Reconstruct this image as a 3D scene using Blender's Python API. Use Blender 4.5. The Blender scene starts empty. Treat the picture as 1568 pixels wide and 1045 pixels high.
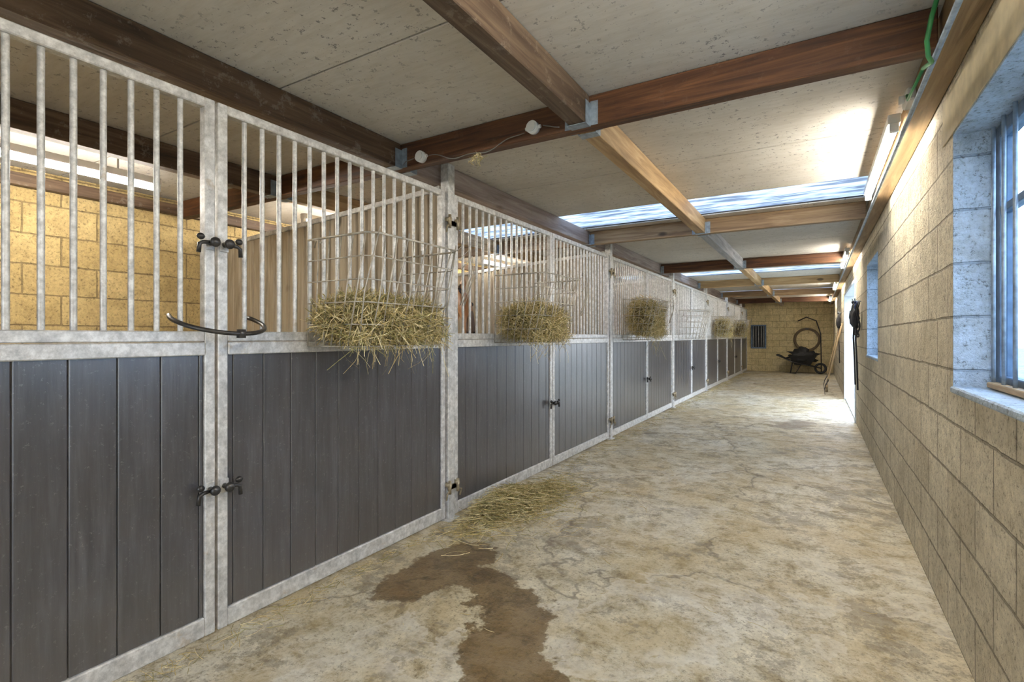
import bpy, math, random
from mathutils import Vector, Matrix, noise as mnoise
random.seed(7)
R=random.random
def U(a,b): return a+(b-a)*R()
scene=bpy.context.scene
scene.view_settings.view_transform='Standard'
scene.view_settings.exposure=1.1

# ---------------------------------------------------------------- materials
def new(name):
    m=bpy.data.materials.new(name); m.use_nodes=True
    nt=m.node_tree; b=nt.nodes['Principled BSDF']
    return m,nt,b
def nd(nt,t,**k):
    n=nt.nodes.new(t)
    for a,v in k.items(): setattr(n,a,v)
    return n
def sv(nt,sock,v):
    if isinstance(v,bpy.types.NodeSocket): nt.links.new(v,sock)
    else:
        if isinstance(v,(tuple,list)) and len(v)==3 and sock.type=='RGBA': v=(*v,1)
        sock.default_value=v
def coords(nt,scale=(1,1,1),rot=(0,0,0)):
    tc=nd(nt,'ShaderNodeTexCoord'); mp=nd(nt,'ShaderNodeMapping')
    mp.inputs['Scale'].default_value=scale; mp.inputs['Rotation'].default_value=rot
    nt.links.new(tc.outputs['Object'],mp.inputs['Vector']); return mp.outputs[0]
def noi(nt,vec,scale,detail=4,rough=.55,dist=0,col=False):
    n=nd(nt,'ShaderNodeTexNoise'); n.inputs['Scale'].default_value=scale
    n.inputs['Detail'].default_value=detail; n.inputs['Roughness'].default_value=rough
    n.inputs['Distortion'].default_value=dist
    nt.links.new(vec,n.inputs['Vector']); return n.outputs['Color' if col else 'Fac']
def vor(nt,vec,scale,feature='F1',rand=1):
    n=nd(nt,'ShaderNodeTexVoronoi',feature=feature); n.inputs['Scale'].default_value=scale
    n.inputs['Randomness'].default_value=rand
    nt.links.new(vec,n.inputs['Vector']); return n.outputs['Distance']
def ramp(nt,fac,stops):
    n=nd(nt,'ShaderNodeValToRGB'); e=n.color_ramp.elements
    while len(e)<len(stops): e.new(.5)
    for i,(p,c) in enumerate(stops):
        e[i].position=p
        if not isinstance(c,(tuple,list)): c=(c,c,c)
        e[i].color=(*c,1)
    nt.links.new(fac,n.inputs[0]); return n.outputs[0]
def mix(nt,fac,a,b,mode='MIX'):
    n=nd(nt,'ShaderNodeMix',data_type='RGBA',blend_type=mode)
    sv(nt,n.inputs[0],fac); sv(nt,n.inputs[6],a); sv(nt,n.inputs[7],b); return n.outputs[2]
def ma(nt,op,a,b=None,c=None,clamp=False):
    n=nd(nt,'ShaderNodeMath',operation=op,use_clamp=clamp)
    sv(nt,n.inputs[0],a)
    if b is not None: sv(nt,n.inputs[1],b)
    if c is not None: sv(nt,n.inputs[2],c)
    return n.outputs[0]
def vm(nt,op,a,b=None,s=None):
    n=nd(nt,'ShaderNodeVectorMath',operation=op)
    sv(nt,n.inputs[0],a)
    if b is not None: sv(nt,n.inputs[1],b)
    if s is not None: sv(nt,n.inputs['Scale'],s)
    return n.outputs['Value' if op in('DOT_PRODUCT','LENGTH') else 'Vector']
def bump(nt,b,h,strength=.3,dist=.01):
    n=nd(nt,'ShaderNodeBump'); n.inputs['Strength'].default_value=strength
    n.inputs['Distance'].default_value=dist
    nt.links.new(h,n.inputs['Height']); nt.links.new(n.outputs[0],b.inputs['Normal'])
def plain(name,col,rough=.6,metal=0,var=.25,scale=12,bmp=.1):
    m,nt,b=new(name); v=coords(nt); n=noi(nt,v,scale,3)
    c=ramp(nt,n,[(.3,tuple(x*(1-var) for x in col)),(.7,tuple(min(1,x*(1+var)) for x in col))])
    sv(nt,b.inputs['Base Color'],c); b.inputs['Roughness'].default_value=rough
    b.inputs['Metallic'].default_value=metal
    if bmp: bump(nt,b,n,bmp,.004)
    return m
def wood(name,axis,dark,mid,light,wear=0.0,wc=(.30,.25,.20)):
    m,nt,b=new(name)
    s=[14,14,14]; s[axis]=.9
    v=coords(nt,tuple(s)); g=noi(nt,v,1.6,4,.65,.8)
    v1=coords(nt); big=noi(nt,v1,1.8,2)
    c=ramp(nt,g,[(.32,dark),(.5,mid),(.66,light)])
    c=mix(nt,ma(nt,'MULTIPLY',big,.8),c,mix(nt,.5,c,dark))
    s2=[3.2,3.2,3.2]; s2[axis]=1.5
    k=vor(nt,coords(nt,tuple(s2)),1.0)
    kk=ramp(nt,k,[(.0,1.0),(.07,1.0),(.11,.0)])
    c=mix(nt,ma(nt,'MULTIPLY',kk,.85),c,tuple(x*.25 for x in dark))
    if wear:
        w=ramp(nt,noi(nt,v1,11,5,.8),[(.57,0.0),(.64,1.0)])
        c=mix(nt,ma(nt,'MULTIPLY',w,wear),c,wc)
    sv(nt,b.inputs['Base Color'],c); b.inputs['Roughness'].default_value=.6
    bump(nt,b,g,.35,.004); return m
DK=((.032,.012,.005),(.105,.040,.014),(.20,.085,.030))
PN=((.26,.16,.07),(.44,.29,.14),(.58,.42,.23))
GY=((.20,.15,.13),(.36,.29,.26),(.50,.42,.38))
M_bdx=wood('wood_dark_x',0,*DK,wear=.08); M_bdy=wood('wood_dark_y',1,(.045,.026,.014),(.115,.068,.038),(.21,.135,.08),wear=.45)
M_bpx=wood('wood_pine_x',0,*PN); M_bpy=wood('wood_pine_y',1,*PN)
M_bgy=wood('wood_grey_y',1,*GY,wear=.4)
M_bby=wood('wood_bluegrey_y',1,(.20,.21,.23),(.36,.37,.40),(.50,.51,.54))
M_bmx=wood('wood_mid_x',0,(.17,.10,.05),(.32,.21,.11),(.46,.33,.19))
M_part=wood('wood_partition',2,(.25,.20,.14),(.41,.35,.26),(.52,.46,.36))
M_handle=wood('wood_handle',2,(.3,.2,.1),(.45,.32,.18),(.55,.42,.26))

def blocks(name,horiz,cA,cB,cM,bw=.45,bh=.225,grime=.5,rough=.85,bstr=.8,ms=.007):
    m,nt,b=new(name)
    tc=nd(nt,'ShaderNodeTexCoord'); sp=nd(nt,'ShaderNodeSeparateXYZ'); cb=nd(nt,'ShaderNodeCombineXYZ')
    nt.links.new(tc.outputs['Object'],sp.inputs[0])
    nt.links.new(sp.outputs[horiz],cb.inputs[0]); nt.links.new(sp.outputs[2],cb.inputs[1])
    o=tc.outputs['Object']
    wob=vm(nt,'SCALE',vm(nt,'SUBTRACT',noi(nt,o,9,2,.6,col=True),(.5,.5,.5)),s=.014)
    vec=vm(nt,'ADD',cb.outputs[0],wob)
    bt=nd(nt,'ShaderNodeTexBrick'); nt.links.new(vec,bt.inputs['Vector'])
    bt.inputs['Scale'].default_value=1; bt.inputs['Brick Width'].default_value=bw
    bt.inputs['Row Height'].default_value=bh; bt.inputs['Mortar Size'].default_value=ms
    bt.inputs['Mortar Smooth'].default_value=.5; bt.inputs['Bias'].default_value=-.1
    bt.inputs['Color1'].default_value=(*cA,1); bt.inputs['Color2'].default_value=(*cB,1)
    bt.inputs['Mortar'].default_value=(*cM,1)
    n1=noi(nt,o,1.3,4,.65); n2=noi(nt,o,55,3,.8); n3=noi(nt,o,9,4,.7)
    c=mix(nt,ma(nt,'MULTIPLY',ramp(nt,n1,[(.35,0.),(.7,1.)]),grime),bt.outputs['Color'],tuple(x*.65 for x in cA))
    c=mix(nt,.6,c,ramp(nt,n3,[(.3,(.6,.56,.48)),(.52,(1,1,1)),(.72,(1.3,1.3,1.3))]),'MULTIPLY')
    c=mix(nt,.7,c,ramp(nt,n2,[(.34,(.25,.21,.16)),(.43,(1,1,1)),(.65,(1.3,1.3,1.3))]),'MULTIPLY')
    sv(nt,b.inputs['Base Color'],c); b.inputs['Roughness'].default_value=rough
    h=ma(nt,'ADD',ma(nt,'MULTIPLY',bt.outputs['Fac'],-1.2),ma(nt,'MULTIPLY',n2,1.3))
    h=ma(nt,'ADD',h,ma(nt,'MULTIPLY',n3,.6))
    bump(nt,b,h,bstr,.011); return m
M_blkY=blocks('block_wall_beige',1,(.58,.51,.37),(.70,.63,.48),(.28,.24,.17),bstr=1.0,grime=.4)
M_blkL=blocks('block_wall_ochre',1,(.50,.37,.16),(.60,.46,.22),(.26,.19,.09),grime=.3)
M_blkX=blocks('block_wall_end',0,(.66,.54,.29),(.74,.62,.36),(.36,.29,.16),grime=.45)
M_blue=blocks('block_painted_blue',0,(.40,.48,.56),(.48,.56,.64),(.28,.34,.41),grime=.4)
M_lint=plain('lintel_render',(.62,.54,.37),.85,0,.2,9,.4)

def floor_mat():
    m,nt,b=new('concrete_floor'); tc=nd(nt,'ShaderNodeTexCoord'); o=tc.outputs['Object']
    a=noi(nt,o,.8,4,.6,.4); f=noi(nt,o,5.5,8,.78,.3); g=noi(nt,o,48,3,.8)
    c=ramp(nt,a,[(.35,(.45,.385,.255)),(.5,(.51,.47,.36)),(.65,(.58,.56,.49))])
    c=mix(nt,.95,c,ramp(nt,f,[(.32,(.33,.27,.18)),(.43,(.74,.69,.59)),(.50,(1,1,1)),(.66,(1.32,1.32,1.32))]),'MULTIPLY')
    c=mix(nt,.75,c,ramp(nt,g,[(.34,(.33,.28,.21)),(.45,(1,1,1)),(.68,(1.28,1.28,1.28))]),'MULTIPLY')
    yl=ramp(nt,noi(nt,vm(nt,'ADD',o,(3,0,0)),1.5,5,.75),[(.47,0.),(.59,1.)])
    c=mix(nt,ma(nt,'MULTIPLY',yl,.40),c,(.42,.31,.13))
    gr=ramp(nt,noi(nt,vm(nt,'ADD',o,(7,3,1)),2.6,7,.85),[(.525,0.),(.57,1.)])
    c=mix(nt,ma(nt,'MULTIPLY',gr,.55),c,(.19,.16,.12))
    dis=vm(nt,'SCALE',vm(nt,'SUBTRACT',noi(nt,o,3.0,4,.6,col=True),(.5,.5,.5)),s=.35)
    cr=vor(nt,vm(nt,'ADD',vm(nt,'ADD',o,(.4,.3,0)),dis),.55,'DISTANCE_TO_EDGE')
    crm=ma(nt,'MULTIPLY',ramp(nt,cr,[(.0,1.),(.003,.8),(.007,0.)]),ramp(nt,a,[(.44,0.),(.48,1.)]))
    c=mix(nt,ma(nt,'MULTIPLY',crm,.7),c,(.12,.09,.06))
    ct=noi(nt,vm(nt,'ADD',o,(1,5,0)),1.1,6,.62,.3)
    cl=ramp(nt,ct,[(.545,0.),(.552,1.),(.60,.0)])
    c=mix(nt,ma(nt,'MULTIPLY',cl,.5),c,(.72,.69,.61))
    dd=vm(nt,'SCALE',vm(nt,'SUBTRACT',noi(nt,o,4.5,5,.7,col=True),(.5,.5,.5)),s=.42)
    p=vm(nt,'MULTIPLY',vm(nt,'ADD',o,dd),(1,1,0))
    def seg(A,B,r):
        A=Vector((*A,0)); B=Vector((*B,0)); BA=B-A
        pa=vm(nt,'SUBTRACT',p,tuple(A))
        h=ma(nt,'DIVIDE',vm(nt,'DOT_PRODUCT',pa,tuple(BA)),BA.length_squared,clamp=True)
        q=vm(nt,'SUBTRACT',pa,vm(nt,'SCALE',tuple(BA),s=h))
        return ma(nt,'SUBTRACT',vm(nt,'LENGTH',q),r)
    ds=[seg((-1.80,1.94),(-1.74,2.42),.17),seg((-1.7,2.2),(-1.25,2.15),.13),seg((-1.3,2.10),(-1.05,1.85),.16),
        seg((-1.12,1.8),(-.8,1.4),.19)]
    d=ds[0]
    for x in ds[1:]: d=ma(nt,'MINIMUM',d,x)
    wet=ramp(nt,ma(nt,'ADD',d,.5),[(.488,1.),(.508,0.)])
    d2=ramp(nt,ma(nt,'ADD',seg((-.35,8.1),(-.2,8.6),.18),.5),[(.45,1.),(.56,0.)])
    wetc=mix(nt,.92,c,(.32,.225,.11),'MULTIPLY')
    c=mix(nt,ma(nt,'MULTIPLY',wet,.97),c,wetc)
    c=mix(nt,ma(nt,'MULTIPLY',d2,.7),c,(.16,.12,.09))
    sv(nt,b.inputs['Base Color'],c)
    ro=ramp(nt,f,[(.3,.62),(.6,.40)])
    ro=mix(nt,wet,ro,(.30,.30,.30)); sv(nt,b.inputs['Roughness'],ro)
    h=ma(nt,'ADD',ma(nt,'MULTIPLY',f,1.0),ma(nt,'MULTIPLY',g,.35))
    bump(nt,b,h,.65,.012); return m
M_floor=floor_mat()

def ceil_mat():
    m,nt,b=new('ceiling_sheet'); v=coords(nt)
    a=noi(nt,v,1.2,4,.6); s=noi(nt,coords(nt,(1,6,1)),7,4,.7)
    c=ramp(nt,a,[(.3,(.53,.50,.45)),(.7,(.67,.645,.60))])
    c=mix(nt,.4,c,ramp(nt,s,[(.3,(.7,.67,.61)),(.6,(1,1,1))]),'MULTIPLY')
    sp=ramp(nt,noi(nt,v,30,3,.8),[(.60,0.),(.64,1.)])
    spm=ma(nt,'MULTIPLY',sp,ramp(nt,a,[(.40,0.4),(.6,1.)]))
    c=mix(nt,ma(nt,'MULTIPLY',spm,.75),c,(.17,.16,.16))
    sv(nt,b.inputs['Base Color'],c); b.inputs['Roughness'].default_value=.8
    b.inputs['Specular IOR Level'].default_value=.2
    return m
M_ceil=ceil_mat()
M_slab=plain('light_block_slab',(.08,.075,.07),.9,0,.2,10,0)
def sky_sheet():
    m,nt,b=new('translucent_corrugated_sheet')
    d=nd(nt,'ShaderNodeBsdfDiffuse'); t=nd(nt,'ShaderNodeBsdfTranslucent'); x=nd(nt,'ShaderNodeMixShader')
    c=ramp(nt,noi(nt,coords(nt,(1.2,22,1)),2,3),[(.40,(.10,.12,.15)),(.60,(.40,.45,.52))])
    sv(nt,d.inputs[0],c); sv(nt,t.inputs[0],c); x.inputs[0].default_value=.7
    nt.links.new(d.outputs[0],x.inputs[1]); nt.links.new(t.outputs[0],x.inputs[2])
    nt.links.new(x.outputs[0],nt.nodes['Material Output'].inputs[0]); return m
M_sky=sky_sheet()
def galv():
    m,nt,b=new('galvanized_steel'); v=coords(nt)
    n=noi(nt,v,26,4,.75)
    c=ramp(nt,n,[(.3,(.34,.34,.34)),(.5,(.54,.54,.53)),(.66,(.74,.74,.73))])
    rust=ramp(nt,noi(nt,v,9,4,.8),[(.61,0.),(.71,1.)])
    c=mix(nt,ma(nt,'MULTIPLY',rust,.45),c,(.38,.28,.16))
    sv(nt,b.inputs['Base Color'],c); b.inputs['Metallic'].default_value=.25
    b.inputs['Roughness'].default_value=.42; bump(nt,b,n,.12,.003); return m
M_galv=galv()
M_galvd=plain('galvanized_steel_dull',(.30,.36,.42),.4,.4,.3,30)
M_dark=plain('dark_steel',(.055,.052,.05),.35,.6,.4,30)
M_brass=plain('weathered_latch_steel',(.36,.30,.20),.45,.5,.4,40)
M_wire=plain('galvanized_wire',(.42,.39,.33),.4,.4,.3,30,0)
def plank():
    m,nt,b=new('dark_phenolic_plank'); tc=nd(nt,'ShaderNodeTexCoord'); o=tc.outputs['Object']
    sp=nd(nt,'ShaderNodeSeparateXYZ'); nt.links.new(o,sp.inputs[0])
    g=noi(nt,coords(nt,(20,26,2.0)),2,5,.65); big=noi(nt,o,2.4,4,.6)
    c=ramp(nt,g,[(.25,(.034,.034,.038)),(.5,(.052,.052,.058)),(.75,(.082,.083,.092))])
    c=mix(nt,.5,c,ramp(nt,big,[(.3,(.65,.62,.60)),(.7,(1.4,1.4,1.45))]),'MULTIPLY')
    fs=ramp(nt,noi(nt,o,60,4,.85),[(.60,0.),(.68,1.)])
    c=mix(nt,ma(nt,'MULTIPLY',fs,.30),c,(.36,.35,.34))
    dust=ma(nt,'MULTIPLY',ma(nt,'SUBTRACT',.45,sp.outputs[2],clamp=True),.5)
    c=mix(nt,dust,c,(.20,.17,.12))
    sv(nt,b.inputs['Base Color'],c)
    b.inputs['Specular IOR Level'].default_value=1.0
    b.inputs['Roughness'].default_value=.28
    bump(nt,b,g,.28,.003); return m
M_plank=plank()
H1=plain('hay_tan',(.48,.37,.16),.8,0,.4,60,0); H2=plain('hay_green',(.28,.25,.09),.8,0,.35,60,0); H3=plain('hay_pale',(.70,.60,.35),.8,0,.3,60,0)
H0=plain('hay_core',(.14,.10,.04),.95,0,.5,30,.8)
M_white=plain('white_plastic',(.75,.75,.72),.4,0,.08,10,0)
M_cable=plain('grey_cable',(.16,.15,.14),.5,0,.2,10,0)
M_green=plain('green_cable',(.05,.30,.09),.4,0,.2,10,0)
M_black=plain('black_webbing',(.02,.02,.025),.6,0,.3,30,.1)
M_blueweb=plain('blue_webbing',(.04,.08,.25),.6,0,.3,30,.1)
M_wframe=plain('white_painted_frame',(.62,.68,.74),.5,0,.15,14,.2)
M_winfr=plain('blue_grey_window_frame',(.12,.17,.24),.45,.2,.3,18,.2)
M_rubber=plain('rubber',(.02,.02,.02),.7,0,.3,20,.1)
M_orange=plain('hose_rubber',(.16,.11,.06),.5,0,.2,20,0)
M_grass=plain('outside_gravel',(.30,.31,.27),.9,0,.4,3,0)
def emis(name,col,st):
    m,nt,b=new(name); b.inputs['Emission Color'].default_value=(*col,1); b.inputs['Emission Strength'].default_value=st
    b.inputs['Base Color'].default_value=(.9,.9,.9,1); return m
M_tube=emis('fluorescent_tube_glow',(1,.93,.82),62)
def glassm():
    m,nt,b=new('window_glass'); t=nd(nt,'ShaderNodeBsdfTransparent'); g=nd(nt,'ShaderNodeBsdfGlossy'); x=nd(nt,'ShaderNodeMixShader')
    t.inputs[0].default_value=(.70,.80,.90,1); g.inputs['Roughness'].default_value=.05; x.inputs[0].default_value=.08
    nt.links.new(t.outputs[0],x.inputs[1]); nt.links.new(g.outputs[0],x.inputs[2])
    nt.links.new(x.outputs[0],nt.nodes['Material Output'].inputs[0]); return m
M_glass=glassm()

# ---------------------------------------------------------------- mesh builder
class MB:
    def __init__(s): s.v=[];s.f=[];s.m=[];s.s=[]
    def face(s,idx,m,sm=False): s.f.append(idx);s.m.append(m);s.s.append(sm)
    def box(s,x0,x1,y0,y1,z0,z1,m=0,c=0.0):
        C=Vector(((x0+x1)/2,(y0+y1)/2,(z0+z1)/2)); H=Vector((abs(x1-x0)/2,abs(y1-y0)/2,abs(z1-z0)/2))
        s.obox(C,(Vector((1,0,0)),Vector((0,1,0)),Vector((0,0,1))),H,m,c)
    def obox(s,C,ax,H,m=0,c=0.0):
        base=len(s.v); C=Vector(C)
        def put(p): s.v.append(tuple(C+ax[0]*p[0]+ax[1]*p[1]+ax[2]*p[2]))
        def addf(ids,loc):
            a,b,d=loc[0],loc[1],loc[2]; n=(b-a).cross(d-a); ce=sum(loc,Vector())/len(loc)
            if n.dot(ce)<0: ids=ids[::-1]
            if ax[0].cross(ax[1]).dot(ax[2])<0: ids=ids[::-1]
            s.face([base+i for i in ids],m)
        L=[]
        c=min(c,min(H)*.8)
        if c<=0:
            for sx in(-1,1):
                for sy in(-1,1):
                    for sz in(-1,1): L.append(Vector((sx*H[0],sy*H[1],sz*H[2])))
            for q in((0,1,3,2),(4,5,7,6),(0,1,5,4),(2,3,7,6),(0,2,6,4),(1,3,7,5)): addf(list(q),[L[i] for i in q])
        else:
            key={}
            for sx in(-1,1):
                for sy in(-1,1):
                    for sz in(-1,1):
                        for a in range(3):
                            p=[sx*(H[0]-c),sy*(H[1]-c),sz*(H[2]-c)]; sg=(sx,sy,sz); p[a]=sg[a]*H[a]
                            key[(sx,sy,sz,a)]=len(L); L.append(Vector(p))
            def K(sg,a): return key[(sg[0],sg[1],sg[2],a)]
            for a in range(3):
                b_,c_=[i for i in range(3) if i!=a]
                for sa in(-1,1):
                    q=[]
                    for (p,r) in((-1,-1),(1,-1),(1,1),(-1,1)):
                        sg=[0,0,0]; sg[a]=sa; sg[b_]=p; sg[c_]=r; q.append(K(sg,a))
                    addf(q,[L[i] for i in q])
                for p in(-1,1):
                    for r in(-1,1):
                        s0=[0,0,0]; s1=[0,0,0]; s0[a]=-1; s1[a]=1
                        s0[b_]=s1[b_]=p; s0[c_]=s1[c_]=r
                        q=[K(s0,b_),K(s1,b_),K(s1,c_),K(s0,c_)]; addf(q,[L[i] for i in q])
            for sx in(-1,1):
                for sy in(-1,1):
                    for sz in(-1,1):
                        q=[key[(sx,sy,sz,a)] for a in range(3)]; addf(q,[L[i] for i in q])
        for p in L: put(p)
    def tube(s,pts,r,m=0,n=8,caps=True,closed=False):
        pts=[Vector(p) for p in pts]; N=len(pts); base=len(s.v)
        rs=r if isinstance(r,(list,tuple)) else [r]*N
        prev=None
        for i,p in enumerate(pts):
            if closed: t=pts[(i+1)%N]-pts[i-1]
            else: t=pts[min(i+1,N-1)]-pts[max(i-1,0)]
            t.normalize()
            if prev is None:
                u=t.orthogonal().normalized()
            else:
                u=prev-t*prev.dot(t)
                u=u.normalized() if u.length>1e-6 else t.orthogonal().normalized()
            prev=u; w=t.cross(u)
            for k in range(n):
                a=2*math.pi*k/n; s.v.append(tuple(p+(u*math.cos(a)+w*math.sin(a))*rs[i]))
        for i in range(N if closed else N-1):
            j=(i+1)%N
            for k in range(n):
                k2=(k+1)%n
                s.face([base+i*n+k,base+i*n+k2,base+j*n+k2,base+j*n+k],m,True)
        if caps and not closed:
            s.face([base+k for k in range(n)][::-1],m); s.face([base+(N-1)*n+k for k in range(n)],m)
    def cyl(s,p,q,r,m=0,n=12): s.tube([p,q],r,m,n)
    def ribbon(s,pts,w,side,m=0):
        base=len(s.v); side=Vector(side)
        for p in pts:
            p=Vector(p); s.v.append(tuple(p-side*w/2)); s.v.append(tuple(p+side*w/2))
        for i in range(len(pts)-1):
            a=base+2*i; s.face([a,a+1,a+3,a+2],m)
    def blob(s,c,r,m=0,nu=20,nv=12,ns=.0,fr=3):
        base=len(s.v); c=Vector(c)
        for j in range(nv+1):
            th=math.pi*j/nv
            for i in range(nu):
                ph=2*math.pi*i/nu
                d=Vector((math.sin(th)*math.cos(ph),math.sin(th)*math.sin(ph),math.cos(th)))
                k=1+ns*mnoise.noise(d*fr+c*5)
                s.v.append((c.x+d.x*r[0]*k,c.y+d.y*r[1]*k,c.z+d.z*r[2]*k))
        for j in range(nv):
            for i in range(nu):
                i2=(i+1)%nu; s.face([base+j*nu+i,base+(j+1)*nu+i,base+(j+1)*nu+i2,base+j*nu+i2],m,True)
    def obj(s,name,mats,parent=None):
        me=bpy.data.meshes.new(name); me.from_pydata(s.v,[],s.f)
        for m in mats: me.materials.append(m)
        me.polygons.foreach_set('material_index',s.m); me.polygons.foreach_set('use_smooth',s.s); me.update()
        o=bpy.data.objects.new(name,me); scene.collection.objects.link(o)
        if parent: o.parent=parent
        return o

XF=-2.2; XL=-4.95; XR=.5; Y0=-3.65; Y1=20.5; ZC=2.49
# ---------------------------------------------------------------- shell
b=MB(); b.box(XL-.2,XR+.2,Y0-.2,Y1+.2,-.12,0); b.obj('floor',[M_floor])
b=MB(); b.box(-60,60,-60,80,-.2,-.13); b.obj('ground_outside',[M_grass])
W1=(1.1,2.82,1.03,2.13); W2=(5.9,7.1,1.03,2.08); DR=(8.95,12.3)
b=MB(); x0,x1=XR,XR+.2; H=2.6
b.box(x0,x1,Y0,W1[0],0,H); b.box(x0,x1,W1[0],W1[1],0,W1[2]); b.box(x0,x1,W1[0],W1[1],W1[3],H)
b.box(x0,x1,W1[1],W2[0],0,H); b.box(x0,x1,W2[0],W2[1],0,W2[2]); b.box(x0,x1,W2[0],W2[1],W2[3],H)
b.box(x0,x1,W2[1],DR[0],0,H); b.box(x0,x1,DR[0],DR[1],2.12,H); b.box(x0,x1,DR[1],Y1,0,H)
b.obj('wall_right',[M_blkY])
b=MB(); b.box(XL-.2,XL,Y0,Y1,0,H); b.obj('wall_left',[M_blkL])
b=MB(); b.box(XL-.2,XR+.2,Y1,Y1+.2,0,H); b.obj('wall_back',[M_blkX])
b=MB(); b.box(XL-.2,-2.0,Y0-.2,Y0,0,H); b.box(.3,XR+.2,Y0-.2,Y0,0,H); b.box(-2.0,.3,Y0-.2,Y0,2.2,H); b.obj('wall_front',[M_blkX])  # doorway behind the camera, out of view, added to let sky light in
# ceiling sheets with skylight gaps
SK=[(4.72,5.42),(10.2,10.9),(15.0,15.7)]
ys=[-3.65,-2.6,-1.55,-.5,.53,1.57,2.62,3.67,4.72,None,5.42,6.4,7.4,8.4,9.3,10.2,None,10.9,11.9,12.95,14,15,None,15.7,16.7,17.7,18.7,19.7,20.5]
b=MB()
for i in range(len(ys)-1):
    if ys[i] is None or ys[i+1] is None: continue
    for xa,xb in((XL,-3.62),(-3.62,-2.3),(-2.3,-1.02),(-1.02,XR)):
        b.box(xa+.004,xb-.004,ys[i]+.005,ys[i+1]-.005,ZC,ZC+.012,0,.002)
prev=Y0-.2
for a,c in SK+[(Y1+.2,0)]:
    b.box(XL-.2,XR+.2,prev,a,ZC+.014,ZC+.10,1); prev=c  # dark backing slab added above the sheets to block sky light through seams
b.obj('ceiling',[M_ceil,M_slab])
for a,c in SK:
    b=MB(); n=int((c-a)/.115)*10
    for i in range(n+1):
        y=a+.002+(c-a-.004)*i/n; z=ZC+.035+.022*math.sin(2*math.pi*(y-a)/.115)
        b.v.append((XL-.1,y,z)); b.v.append((XR+.15,y,z))
    for i in range(n): b.face([2*i,2*i+1,2*i+3,2*i+2],0,True)
    b.obj('skylight_sheet',[M_sky])

# ---------------------------------------------------------------- beams
BY=[-.7,2.45,5.6,8.75,11.9,15.05,18.2]
BZ0,BZ1=2.335,ZC-.002
tm=[M_bdx,M_bdx,M_bmx,M_bdx,M_bpx,M_bmx,M_bdx]
for i,y in enumerate(BY):
    b=MB(); b.box(XL+.002,.385,y-.036,y+.036,BZ0,BZ1,0,.004)
    b.obj('ceiling_beam',[tm[i]])
edges=[Y0]+BY+[Y1]
def longi(xc,mats,w=.045,zz=BZ0):
    for i in range(len(edges)-1):
        ya=edges[i]+(.04 if i else .002); yb=edges[i+1]-(.04 if i<len(edges)-2 else .002)
        b=MB(); b.box(xc-w,xc+w,ya,yb,zz,BZ1,0,.004); b.obj('ceiling_joist',[mats[i%len(mats)]])
M_j1=wood('wood_joist_y',1,(.055,.034,.020),(.115,.073,.045),(.20,.14,.09),wear=.4)
longi(-1.03,[M_j1,M_j1,M_bpy,M_bby,M_bpy,M_bpy,M_bpy,M_bgy])
longi(-2.30,[M_bdy,M_bdy,M_bgy,M_bgy,M_bgy,M_bgy,M_bgy,M_bgy],.04)
longi(-3.56,[M_bpy,M_bdy,M_bpy,M_bpy,M_bdy,M_bpy,M_bpy,M_bpy],.04)
b=MB(); b.box(.40,XR-.002,Y0+.01,Y1-.01,2.36,BZ1,0,.004); b.obj('wall_plate_beam',[wood('wood_plate_y',1,(.16,.10,.045),(.30,.20,.10),(.42,.30,.16))])
b=MB(); b.box(XL+.004,XL+.07,Y0+.01,Y1-.01,2.35,2.44,0,.004); b.obj('ledger_beam',[M_bdy])
b=MB()
for y in BY:
    for xc in(-1.03,-2.30,-3.56):
        w=.048
        for sd in(-1,1):
            ya,yb=(y-.10,y-.038) if sd<0 else (y+.038,y+.10)
            for k in(-1,1): b.box(xc+k*w-.0015+k*.002,xc+k*w+.0015+k*.002,ya,yb,BZ0-.004,BZ0+.11,0)
            b.box(xc-w-.003,xc+w+.003,ya,yb,BZ0-.006,BZ0-.003,0)
            yy=y+sd*.0385
            for k in(-1,1): b.box(xc+k*(w+.022)-.02,xc+k*(w+.022)+.02,yy-.0015,yy+.0015,BZ0,BZ0+.12,0)
b.obj('joist_hangers',[M_galvd])

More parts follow.
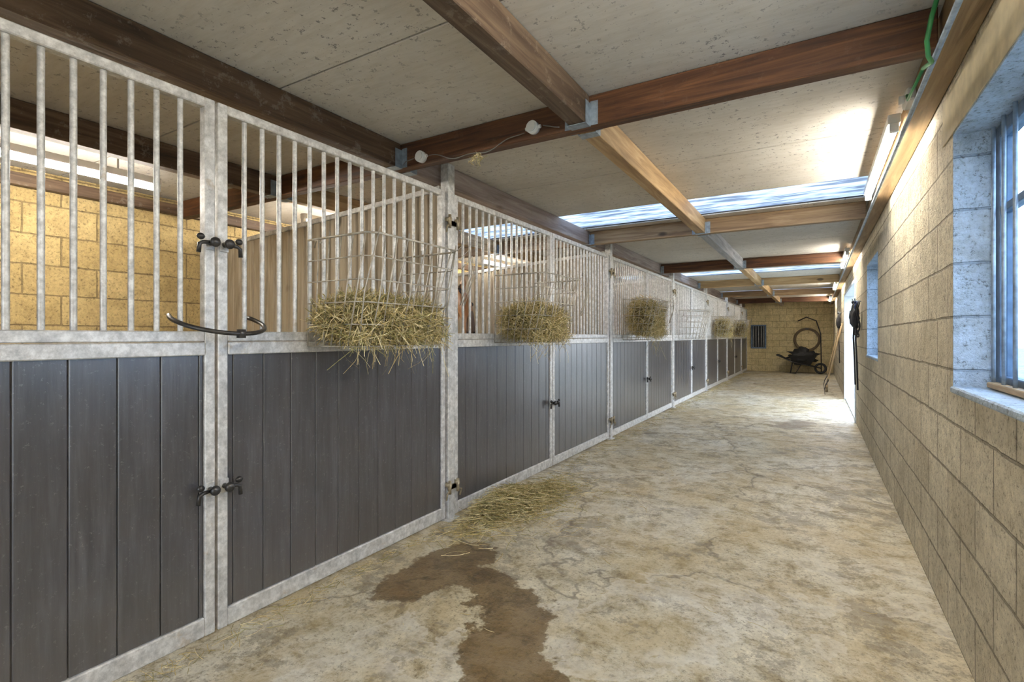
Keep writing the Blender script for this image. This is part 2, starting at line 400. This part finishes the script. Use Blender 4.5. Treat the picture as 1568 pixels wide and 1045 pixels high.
# ---------------------------------------------------------------- stall fronts
PY=[-3.59]+[-.39+3.2*k for k in range(7)]
def knob(b,y,z,m,side=1):
    b.box(XF+.022,XF+.028,y-.018,y+.018,z-.03,z+.03,0,.002)
    b.cyl((XF+.025,y,z),(XF+.062,y,z),.012,m,10); b.blob((XF+.066,y,z),(.017,.021,.021),m,12,8)
    b.tube([(XF+.045,y,z),(XF+.05,y+side*.04,z-.004),(XF+.05,y+side*.055,z-.012),(XF+.048,y+side*.058,z-.048)],.0085,m,8)
    b.blob((XF+.05,y+side*.05,z+.018),(.012,.016,.014),m,10,6)
def leaf(b,ya,yb):
    t=.021
    for y in(ya+t,yb-t): b.box(XF-.022,XF+.022,y-t,y+t,.02,2.265,0,.004)
    b.box(XF-.022,XF+.022,ya+2*t,yb-2*t,2.225,2.265,0,.004)
    b.box(XF-.024,XF+.026,ya+2*t,yb-2*t,1.19,1.245,0,.004)
    b.box(XF-.020,XF+.020,ya+2*t,yb-2*t,1.247,1.29,0,.004)
    b.box(XF-.022,XF+.022,ya+2*t,yb-2*t,.02,.10,0,.005)
    L=yb-ya-4*t; n=max(1,round(L/.088)); 
    for i in range(1,n):
        y=ya+2*t+L*i/n; b.tube([(XF,y,1.288),(XF,y,2.227)],.0105,0,10,False)
    k0=math.ceil((ya+2*t)/.143); y=ya+2*t; cuts=[y]
    while k0*.143<yb-2*t: 
        if k0*.143-y>.02: cuts.append(k0*.143); y=k0*.143
        k0+=1
    cuts.append(yb-2*t)
    for i in range(len(cuts)-1):
        b.box(XF-.012,XF+.010,cuts[i]+.0008,cuts[i+1]-.0008,.098,1.195,1,.004)
for k in range(len(PY)):
    y0=PY[k]; y1=PY[k+1] if k+1<len(PY) else Y1-.02
    b=MB()
    b.box(XF-.036,XF+.036,y0-.036,y0+.036,.0,2.46,0,.005)
    b.box(XF-.06,XF+.06,y0-.06,y0+.06,0,.012,0,.002)
    ya=y0+.05; yb=y1-(.05 if k+1<len(PY) else 0)
    mid=(y0+y1)/2
    if yb-ya>2: leaf(b,ya,mid-.006); leaf(b,mid+.006,yb)
    else: leaf(b,ya,yb)
    for z in(.23,2.05):
        for s in(-1,1):
            b.box(XF+.036,XF+.044,y0-.05,y0+.05,z-.018,z+.018,3,.003)
            b.cyl((XF+.055,y0+s*.045,z-.04),(XF+.055,y0+s*.045,z+.05),.011,3,10)
            b.cyl((XF+.02,y0+s*.045,z+.02),(XF+.062,y0+s*.045,z+.02),.016,3,10)
            b.tube([(XF+.05,y0+s*.045,z-.02),(XF+.06,y0+s*.08,z-.03),(XF+.05,y0+s*.075,z-.075)],.006,3,6)
    if yb-ya>2:
        for s in(-1,1):
            knob(b,mid+s*.03,.63,2,s)
            if k==1: knob(b,mid+s*.03,1.66,2,s)
        if k==1:
            pts=[]
            for i in range(33):
                a=-math.pi*.62+math.pi*1.24*i/32
                pts.append((XF-.0+.17*math.cos(a),mid+.02+.18*math.sin(a),1.335-.055*math.cos(a)))
            b.tube(pts,.0095,2,8)
            b.cyl((XF+.165,mid+.02,1.262),(XF+.165,mid+.02,1.298),.018,2,10)
    b.obj('stall_front',[M_galv,M_plank,M_dark,M_brass])
for y in PY[1:]:
    b=MB(); n=26; xa=-2.245; L=xa-(XL+.003)
    for i in range(n):
        x1_=xa-L*i/n; x0_=xa-L*(i+1)/n; zt=2.30-.16*(i+.5)/n
        b.box(x0_+.0015,x1_-.0015,y-.02,y+.02,0,zt-.01,0,.012)
    b.obox(((xa+XL)/2,y,2.22),(Vector((1,0,.0598)).normalized(),Vector((0,1,0)),Vector((-.0598,0,1)).normalized()),(L/2-.005,.03,.02),1,.004)
    b.obj('stall_partition',[M_part,M_galv])

# ---------------------------------------------------------------- hay & racks (hung on corridor side of the bars)
def strand(b,p,L,bias=(0,0,0),w=.0035,flat=False):
    d=Vector((U(-1,1),U(-1,1),U(-1,1)*(.1 if flat else 1)))+Vector(bias)
    if d.length<.1: d=Vector((0,1,0))
    d.normalize(); sd=d.orthogonal().normalized(); sd=Matrix.Rotation(U(0,6.28),3,d)@sd
    p=Vector(p); c=sd.cross(d)*U(-.3,.3)*L
    if flat: c.z=abs(c.z)*.3; 
    pts=[p-d*L/2,p-d*L*.15+c*.8,p+d*L*.2+c*.7,p+d*L/2]
    if flat:
        for q in pts: q.z=max(q.z,.002)
    r=R(); m=1 if r<.42 else (2 if r<.72 else 3)
    b.ribbon(pts,w,sd,m)
def hay(name,yc,ry,zc,rz,xc,rx,n,drape=.2):
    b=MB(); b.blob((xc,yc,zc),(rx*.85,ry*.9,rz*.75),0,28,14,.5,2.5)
    for i in range(n):
        while True:
            q=Vector((U(-1,1),U(-1,1),U(-1,1)))
            f=abs(q.x)**4+abs(q.y)**4+abs(q.z)**3
            if .3<f<1: break
        hz=1+.7*mnoise.noise(Vector((q.y*ry*8,yc*3,q.x*2)))
        p=(xc+q.x*rx*(1+.2*mnoise.noise(Vector((q.y*5,yc,q.z*3)))),yc+q.y*ry,zc+q.z*rz*(hz if q.z>0 else 1)); strand(b,p,U(.04,.17),(0,random.choice((-.5,.5)),0),U(.0022,.0042))
    for i in range(int(n*drape)):
        p=Vector((xc+rx*U(.3,1.05),yc+ry*U(-1.0,1.0),zc-rz*(.7+abs(random.gauss(0,.2))))); strand(b,p,U(.06,.17),(.1,0,-.6),.003)
    for i in range(int(n*.005)):
        p=Vector((xc+rx*U(.5,1.0),yc+ry*U(-1.0,1.0),zc-rz*U(1.2,2.0))); strand(b,p,U(.10,.24),(.1,0,-1.5),.0025)
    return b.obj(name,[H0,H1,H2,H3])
def rack(ya,L=.66,za=1.22,zt=1.745):
    yb=ya+L; xi=XF+.034; xo=-1.72; r=.0034
    b=MB()
    for j in range(6):
        z=za+(zt-za)*j/5; f=j/5; rr=r if j<5 else .0055; xo_=xo-.12*(1-f)
        b.tube([(xi,ya,z),(xo_-.04,ya,z),(xo_,ya+.04,z),(xo_,yb-.04,z),(xo_-.04,yb,z),(xi,yb,z)],rr,0,6)
    n=9
    for i in range(n+1):
        y=ya+.03+(L-.06)*i/n; jj=.010*math.sin(i*2.3+ya)
        b.tube([(xo+jj,y+jj,zt+(.0 if i%3 else .03)),(xo-.06-jj,y-jj,(za+zt)/2),(xo-.12,y,za),(xi,y,za)],r,0,6)
    for i in range(6):
        x=xi+(xo-.04-xi)*i/5; x2=xi+(xo-.16-xi)*i/5
        for y in(ya,yb): b.cyl((x2,y,za),(x,y,zt+(.03 if i==2 else 0)),r,0,6)
    for y in(ya+.08,yb-.08): b.tube([(xi,y,zt),(XF-.005,y,zt+.02),(XF-.02,y,zt-.02)],.005,0,6)
    for i in range(3):
        y=yb-.03+.02*i; b.tube([(xo,y,zt-.05*i),(xo+.04,y+.05,zt+.06-.04*i),(xo+.02,y+.10,zt-.12),(xo-.03,y+.07,zt-.3)],.0028,0,6)
    b.obj('wire_hay_rack',[M_wire])
rack(1.65); hay('hay_bundle',1.98,.34,1.355,.10,-1.99,.185,10000,.09)
rack(3.36); hay('hay_bundle',3.68,.32,1.385,.13,-1.98,.19,7000,.08)
rack(6.45); hay('hay_bundle',6.78,.33,1.51,.23,-1.95,.20,5500,.08)
rack(9.6)
rack(13.0); hay('hay_bundle',13.35,.36,1.47,.22,-1.95,.20,2200,.08)
rack(16.2); hay('hay_bundle',16.55,.36,1.47,.22,-1.95,.20,1800,.08)
b=MB()
for i in range(5200):
    y=3.32+random.gauss(0,.28); x=-2.05+abs(random.gauss(0,.14))
    h=max(0,.13*(1-((y-3.2)/.5)**2-((x+2.05)/.28)**2))
    strand(b,(x,y,.004+h*R()),U(.05,.20),w=.003,flat=True)
for i in range(500):
    strand(b,(-2.0+abs(random.gauss(0,.3)),3.5+random.gauss(0,.45),.004),U(.04,.15),w=.003,flat=True)
for i in range(2600):
    y=U(.3,19); x=-2.15+abs(random.gauss(0,.12 if y>2.6 else .05)); strand(b,(x,y,.004),U(.03,.12),w=.0025,flat=True)
for i in range(350): strand(b,(U(-2.1,.45),U(.8,16),.003),U(.02,.08),w=.0022,flat=True)
b.obj('loose_hay',[H0,H1,H2,H3])

# ---------------------------------------------------------------- lights
def fluo(x,y0,y1,z,up):
    b=MB(); b.box(x-.028,x+.028,y0,y1,z+.022,z+.07,0,.004)
    for y in(y0,y1-.03): b.box(x-.02,x+.02,y,y+.03,z-.022,z+.022,0,.003)
    b.cyl((x,y0+.03,z),(x,y1-.03,z),.018,1,8)
    for y in(y0+.25,y1-.25): b.cyl((x,y,z+.07),(x,y,up),.006,0,8)
    b.obj('fluorescent_light',[M_white,M_tube])
for y in(-3.0,.1,3.3,8.0,12.4,17.0): fluo(.35,y,y+1.6,2.36,ZC)  # tubes over and behind the camera are out of view, added as fill
for y in(-2.4,.25,2.95,5.6+.2,9.4,12.6,15.8): fluo(-3.95,y,y+1.55,2.30,ZC)

# ---------------------------------------------------------------- right wall details
def window(name,ya,yb,za,zb,nm,bars):
    b=MB(); x=XR+.13
    b.box(x,x+.05,ya,ya+.05,za,zb,0,.004); b.box(x,x+.05,yb-.05,yb,za,zb,0,.004)
    b.box(x,x+.05,ya+.05,yb-.05,za,za+.05,0,.004); b.box(x,x+.05,ya+.05,yb-.05,zb-.05,zb,0,.004)
    for i in range(1,nm): 
        y=ya+(yb-ya)*i/nm; b.box(x+.005,x+.045,y-.018,y+.018,za+.05,zb-.05,0,.003)
    b.box(x+.006,x+.044,ya+.05,yb-.05,za+(zb-za)*.68-.015,za+(zb-za)*.68+.015,0,.003)
    b.box(x+.02,x+.024,ya+.05,yb-.05,za+.05,zb-.05,1)
    for i in range(bars):
        y=ya+(yb-ya)*(i+.5)/bars; b.cyl((x-.02,y,za+.01),(x-.02,y,zb-.01),.007,2,8)
    b.obj(name,[M_winfr,M_glass,M_galvd])
window('window_1',W1[0]+.012,W1[1]-.012,W1[2]+.03,W1[3]-.012,3,13)
window('window_2',W2[0]+.012,W2[1]-.012,W2[2]+.03,W2[3]-.012,2,0)
def reveal(name,w):
    b=MB(); ya,yb,za,zb=w
    b.box(XR-.002,XR+.195,yb-.010,yb+.0,za,zb,0); b.box(XR-.002,XR+.195,ya,ya+.010,za,zb,0)
    b.box(XR-.002,XR+.195,ya,yb,zb-.010,zb,0); b.box(XR-.012,XR+.195,ya-.0,yb+.0,za-.0,za+.028,0,.006)
    b.obj(name,[M_blue])
reveal('trim_1',W1); reveal('trim_2',W2)
b=MB(); b.box(XR+.09,XR+.128,1.3,2.75,1.062,1.085,0,.004); b.obj('window_sill_batten',[M_bpy])
b=MB(); b.box(XR-.006,XR+.0,W1[0]-.2,W1[1]+.18,W1[3],2.33,0,.002); b.obj('window_lintel',[M_lint])
b=MB()
b.box(XR-.02,XR+.21,DR[1]-.05,DR[1],0,2.12,0,.004); b.box(XR-.02,XR+.21,DR[0],DR[0]+.05,0,2.12,0,.004); b.box(XR-.02,XR+.21,DR[0]+.05,DR[1]-.05,2.07,2.12,0,.004)
b.box(XR-.0,XR+.25,DR[0]+.05,DR[1]-.05,0,.02,0,.004)
b.obj('door_frame',[M_wframe])  # frame and threshold of the doorway in the right wall
b=MB()
b.tube([(.385,-2,2.325),(.385,20,2.325)],.011,0,8); b.obj('conduit_pipe',[M_galvd])
b=MB()
b.tube([(.37,2.30,2.48),(.35,2.31,2.40),(.34,2.33,2.33),(.35,2.37,2.29),(.372,2.45,2.30),(.368,2.6,2.345)],.008,0,8)
b.tube([(.368,2.6,2.345),(.362,2.95,2.36),(.362,2.975,2.39)],.007,0,8); b.obj('green_cable',[M_green])
b=MB(); b.box(.36,.398,2.98,3.12,2.37,2.43,0,.008); b.cyl((.34,3.05,2.40),(.362,3.05,2.40),.02,0,12); b.obj('lamp_connector_box',[M_white])
def jbox(x,y,z):
    b=MB(); b.cyl((x,y,z),(x,y-.035,z),.034,0,20); b.cyl((x,y-.035,z),(x,y-.042,z),.025,0,20); b.cyl((x-.045,y-.015,z),(x+.045,y-.015,z),.010,0,10)
    b.obj('junction_box',[M_white])
jbox(-2.08,2.412,2.37); jbox(-1.30,2.412,2.385)
b=MB()
pts=[(-2.025+.67*t,2.40,2.37+.01*t-.06*math.sin(math.pi*t)+.010*math.sin(t*17)) for t in [i/24 for i in range(25)]]
b.tube(pts,.003,0,6); b.tube([(-2.14,2.395,2.37),(-2.2,2.39,2.36),(-2.22,2.39,2.345)],.003,0,6)
b.tube([(-1.24,2.395,2.385),(-1.17,2.39,2.36),(-1.13,2.36,2.34)],.003,0,6)
b.obj('electric_cable',[M_cable])
b=MB()
for i in range(40): strand(b,(-1.65+U(-.04,.04),2.365+U(-.02,.01),2.27+U(-.03,.02)),U(.03,.08),w=.0025)
b.obj('straw_tuft',[H0,H1,H2,H3])

def halter(y,z,web):
    b=MB()
    b.cyl((XR-.002,y,z),(XR-.07,y,z+.01),.007,2,8); b.cyl((XR-.07,y,z+.01),(XR-.075,y,z+.04),.007,2,8)
    for j,(w,h,dx) in enumerate(((.10,.17,.05),(.08,.12,.06),(.12,.23,.04))):
        n=28; pts=[(XR-dx-.015*math.sin(i*.9),y+w*math.sin(2*math.pi*i/n),z-h+h*math.cos(2*math.pi*i/n)) for i in range(n)]
        b.tube(pts,.010,j%2,6,closed=True)
    b.tube([(XR-.05,y,z-.2),(XR-.06,y+.03,z-.5),(XR-.05,y-.02,z-.8),(XR-.04,y,z-1.15)],.010,0,8)
    b.blob((XR-.065,y,z-.22),(.045,.09,.13),0,14,10,.4,4)
    b.obj('horse_halter',[M_black,web,M_galvd])
halter(8.45,1.75,M_black); halter(7.95,1.72,M_blueweb); halter(13.9,1.8,M_black)
def pitchfork(y,x=.22):
    b=MB(); top=Vector((.48,y,1.55)); bot=Vector((x,y,.33)); b.cyl(tuple(bot),tuple(top),.015,0,10)
    b.tube([(x,y-.13,.30),(x,y-.05,.325),(x,y,.335),(x,y+.05,.325),(x,y+.13,.30)],.008,1,8)
    for i in range(6):
        yy=y-.13+.052*i; b.tube([(x,yy,.305),(x-.05,yy,.2),(x-.07,yy,.10),(x-.06,yy,.005)],[.006,.005,.005,.003],1,6)
    b.obj('pitchfork',[M_handle,M_dark])
def broom(y,x=.2):
    b=MB(); b.cyl((x,y,.16),(.48,y,1.5),.013,0,10); b.box(x-.03,x+.03,y-.18,y+.18,.11,.16,0,.008)
    for i in range(18):
        for j in range(4):
            yy=y-.17+.02*i; xx=x-.022+.015*j; b.cyl((xx,yy,.0),(xx,yy,.112),.005,1,5)
    b.obj('broom',[M_handle,M_brass])
pitchfork(13.0); broom(13.7); pitchfork(14.4)
b=MB(); x0,x1,z0,z1=-2.05,-1.55,.82,1.68; y=Y1-.05
b.box(x0,x1,y,Y1-.002,z0,z0+.05,0,.004); b.box(x0,x1,y,Y1-.002,z1-.05,z1,0,.004); b.box(x0,x0+.05,y,Y1-.002,z0+.05,z1-.05,0,.004); b.box(x1-.05,x1,y,Y1-.002,z0+.05,z1-.05,0,.004)
b.box(x0+.05,x1-.05,y+.03,Y1-.002,z0+.05,z1-.05,1)
for i in range(5): xx=x0+.08+.085*i; b.cyl((xx,y+.012,z0+.04),(xx,y+.012,z1-.04),.011,2,8)
b.obj('window_3',[M_winfr,M_rubber,M_galv])
b=MB()
for k in range(4):
    rr=.34+.02*k; n=40
    b.tube([(-.28+rr*math.cos(2*math.pi*i/n),Y1-.05-.018*(k%3),1.15+rr*1.0*math.sin(2*math.pi*i/n)) for i in range(n)],.013,0,6,closed=True)
b.tube([(-.55,Y1-.06,1.80),(-.3,Y1-.06,1.93),(.0,Y1-.06,1.80),(.13,Y1-.06,1.35),(.14,Y1-.06,.7),(.15,Y1-.1,.02)],.018,1,8)
b.box(-.33,-.23,Y1-.12,Y1-.002,1.50,1.54,1,.004); b.obj('garden_hose',[M_orange,M_dark])
b=MB()
yb=Y1-.62; xc=-.40
tb=[(-.30,-.26),(.30,-.26),(.36,.26),(-.36,.26)]
bot=[(xc+a*.62,yb+c*.9,.30) for a,c in tb]; top=[(xc+a*1.2,yb+c*1.6,.62) for a,c in tb]
b.v+=bot+top
b.face([0,3,2,1],0)
for i in range(4): j=(i+1)%4; b.face([i,j,4+j,4+i],0)
b.v+=[(x*.97+xc*.03,y_*.97+yb*.03,z+.012) for x,y_,z in bot+top]
b.face([8,9,10,11],0)
for i in range(4): j=(i+1)%4; b.face([8+i,12+i,12+j,8+j],0)
b.tube([top[0],top[1],top[2],top[3]],.014,1,8,closed=True)
for s in(-1,1):
    b.tube([(xc+s*.05,yb+.52,.20),(xc+s*.2,yb+.2,.28),(xc+s*.27,yb-.3,.40),(xc+s*.3,yb-.75,.62)],.017,1,8)
    b.cyl((xc+s*.3,yb-.62,.565),(xc+s*.3,yb-.78,.635),.023,0,10)
    b.tube([(xc+s*.22,yb-.05,.3),(xc+s*.24,yb-.2,.014),(xc+s*.22,yb-.36,.014),(xc+s*.26,yb-.3,.4)],.014,1,8)
n=24; b.tube([(xc,yb+.52+.15*math.cos(2*math.pi*i/n),.19+.15*math.sin(2*math.pi*i/n)) for i in range(n)],.038,0,10,closed=True)
b.cyl((xc-.07,yb+.52,.19),(xc+.07,yb+.52,.19),.012,1,8)
b.blob((xc,yb,.60),(.34,.38,.2),0,20,12,.9,2.5)
b.v=[(xc+(y_-yb),yb-(x-xc),z) for x,y_,z in b.v]
b.obj('wheelbarrow',[M_rubber,M_dark])

# ---------------------------------------------------------------- horse
def horse():
    S=.95
    V=[];E=[];RR=[]
    def a(p,r,par=None):
        V.append((p[0]*S,p[1]*S,p[2]*S)); RR.append(r if isinstance(r,tuple) else (r,r))
        if par is not None: E.append((par,len(V)-1))
        return len(V)-1
    mid=a((-.2,0,1.13),(.29,.31)); ch=a((.18,0,1.14),(.27,.31),mid); rump=a((-.55,0,1.2),(.27,.27),mid); tb=a((-.72,0,1.2),(.18,.18),rump)
    sh=a((.42,0,1.22),(.20,.26),ch); n1=a((.62,-.02,1.42),(.12,.19),sh); n2=a((.80,-.06,1.62),(.095,.14),n1); pl=a((.93,-.10,1.76),(.085,.10),n2)
    h1=a((1.02,-.15,1.70),(.095,.12),pl); h2=a((1.12,-.22,1.56),(.075,.09),h1); h3=a((1.20,-.28,1.42),(.058,.065),h2); h4=a((1.24,-.31,1.34),(.06,.06),h3)
    for s in(-1,1):
        e=a((.30,s*.13,.92),(.10,.12),ch); k=a((.32,s*.15,.50),.052,e); f=a((.31,s*.15,.17),.036,k); h=a((.35,s*.15,.07),.05,f); a((.37,s*.15,.012),.058,h)
        e=a((-.56,s*.14,.92),(.13,.16),rump); st=a((-.45,s*.15,.76),(.09,.11),e); k=a((-.72,s*.15,.52),.052,st); f=a((-.68,s*.15,.18),.038,k); h=a((-.62,s*.15,.07),.05,f); a((-.60,s*.15,.012),.058,h)
    me=bpy.data.meshes.new('body'); me.from_pydata(V,E,[]); o=bpy.data.objects.new('body',me); scene.collection.objects.link(o)
    m=o.modifiers.new('skin','SKIN'); m.use_smooth_shade=True
    for i,v in enumerate(me.skin_vertices[0].data): v.radius=(RR[i][0]*S,RR[i][1]*S)
    me.skin_vertices[0].data[0].use_root=True
    s=o.modifiers.new('sub','SUBSURF'); s.levels=2; s.render_levels=2
    mt,nt,bb=new('bay_horse_coat'); tc=nd(nt,'ShaderNodeTexCoord'); sp=nd(nt,'ShaderNodeSeparateXYZ'); nt.links.new(tc.outputs['Object'],sp.inputs[0])
    c=ramp(nt,noi(nt,tc.outputs['Object'],6,4),[(.3,(.22,.10,.045)),(.7,(.40,.20,.09))])
    c=mix(nt,ramp(nt,sp.outputs[2],[(.35,1.),(.6,0.)]),c,(.02,.015,.012))
    mz=ma(nt,'MULTIPLY',ma(nt,'GREATER_THAN',sp.outputs[0],1.13),.8); c=mix(nt,mz,c,(.05,.035,.03))
    sv(nt,bb.inputs['Base Color'],c); bb.inputs['Roughness'].default_value=.5
    me.materials.append(mt)
    e=bpy.data.objects.new('horse',None); scene.collection.objects.link(e); o.parent=e
    def P(p): return (p[0]*S,p[1]*S,p[2]*S)
    b=MB()
    for s in(-1,1):
        b.tube([P((.93,-.10+s*.055,1.83)),P((.935,-.10+s*.075,1.90)),P((.95,-.10+s*.07,1.97))],[.028,.030,.004],0,10)
        d=Vector((.55,-.4,0)).normalized(); pr=Vector((-d.y,d.x,0))
        c=Vector((1.05,-.175,1.66))+pr*s*.082; b.blob(P(tuple(c)),(.02,.02,.022),1,12,8)
        c=Vector((1.25,-.33,1.36))+pr*s*.035; b.blob(P(tuple(c)),(.013,.013,.018),1,10,6)
    for i in range(160):
        t=R(); x=.45+.5*t; y=-.0-.10*t; z=1.42+.46*t
        b.ribbon([P((x,y+.0,z)),P((x-.03,y+.08,z-.01)),P((x-.04+U(-.02,.02),y+.13,z-U(.12,.26)))],.012,(1,0,0),1)
    for i in range(40): b.ribbon([P((.95,-.11,1.84)),P((1.02,-.17+U(-.04,.04),1.79)),P((1.07,-.19+U(-.03,.03),1.74-U(0,.04)))],.01,(.5,.8,0),1)
    for i in range(200):
        y=U(-.04,.04); b.ribbon([P((-.86,y*.5,1.27)),P((-.93,y,1.15)),P((-.93+U(-.05,.05),y*2,U(.4,.55)))],.012,(0,1,0),1)
    b.obj('mane_and_tail',[mt,M_black],e)
    return e
h=horse(); h.location=(-3.92,4.15,0)

# ---------------------------------------------------------------- world & camera
w=bpy.data.worlds.new('sky'); scene.world=w; w.use_nodes=True; nt=w.node_tree; bg=nt.nodes['Background']
tc=nd(nt,'ShaderNodeTexCoord'); sp=nd(nt,'ShaderNodeSeparateXYZ'); nt.links.new(tc.outputs['Generated'],sp.inputs[0])
c=ramp(nt,sp.outputs[2],[(.0,(.82,.89,1.0)),(.5,(.66,.80,1.0))]); nt.links.new(c,bg.inputs[0]); bg.inputs[1].default_value=3.9

cam=bpy.data.cameras.new('camera'); co=bpy.data.objects.new('camera',cam); scene.collection.objects.link(co); scene.camera=co
cam.sensor_width=36; cam.lens=780/1568*36; cam.shift_y=-7.5/1568; cam.clip_start=.05; cam.clip_end=300
co.location=(0,0,1.27); co.rotation_euler=(math.radians(90),0,math.atan(466/780))
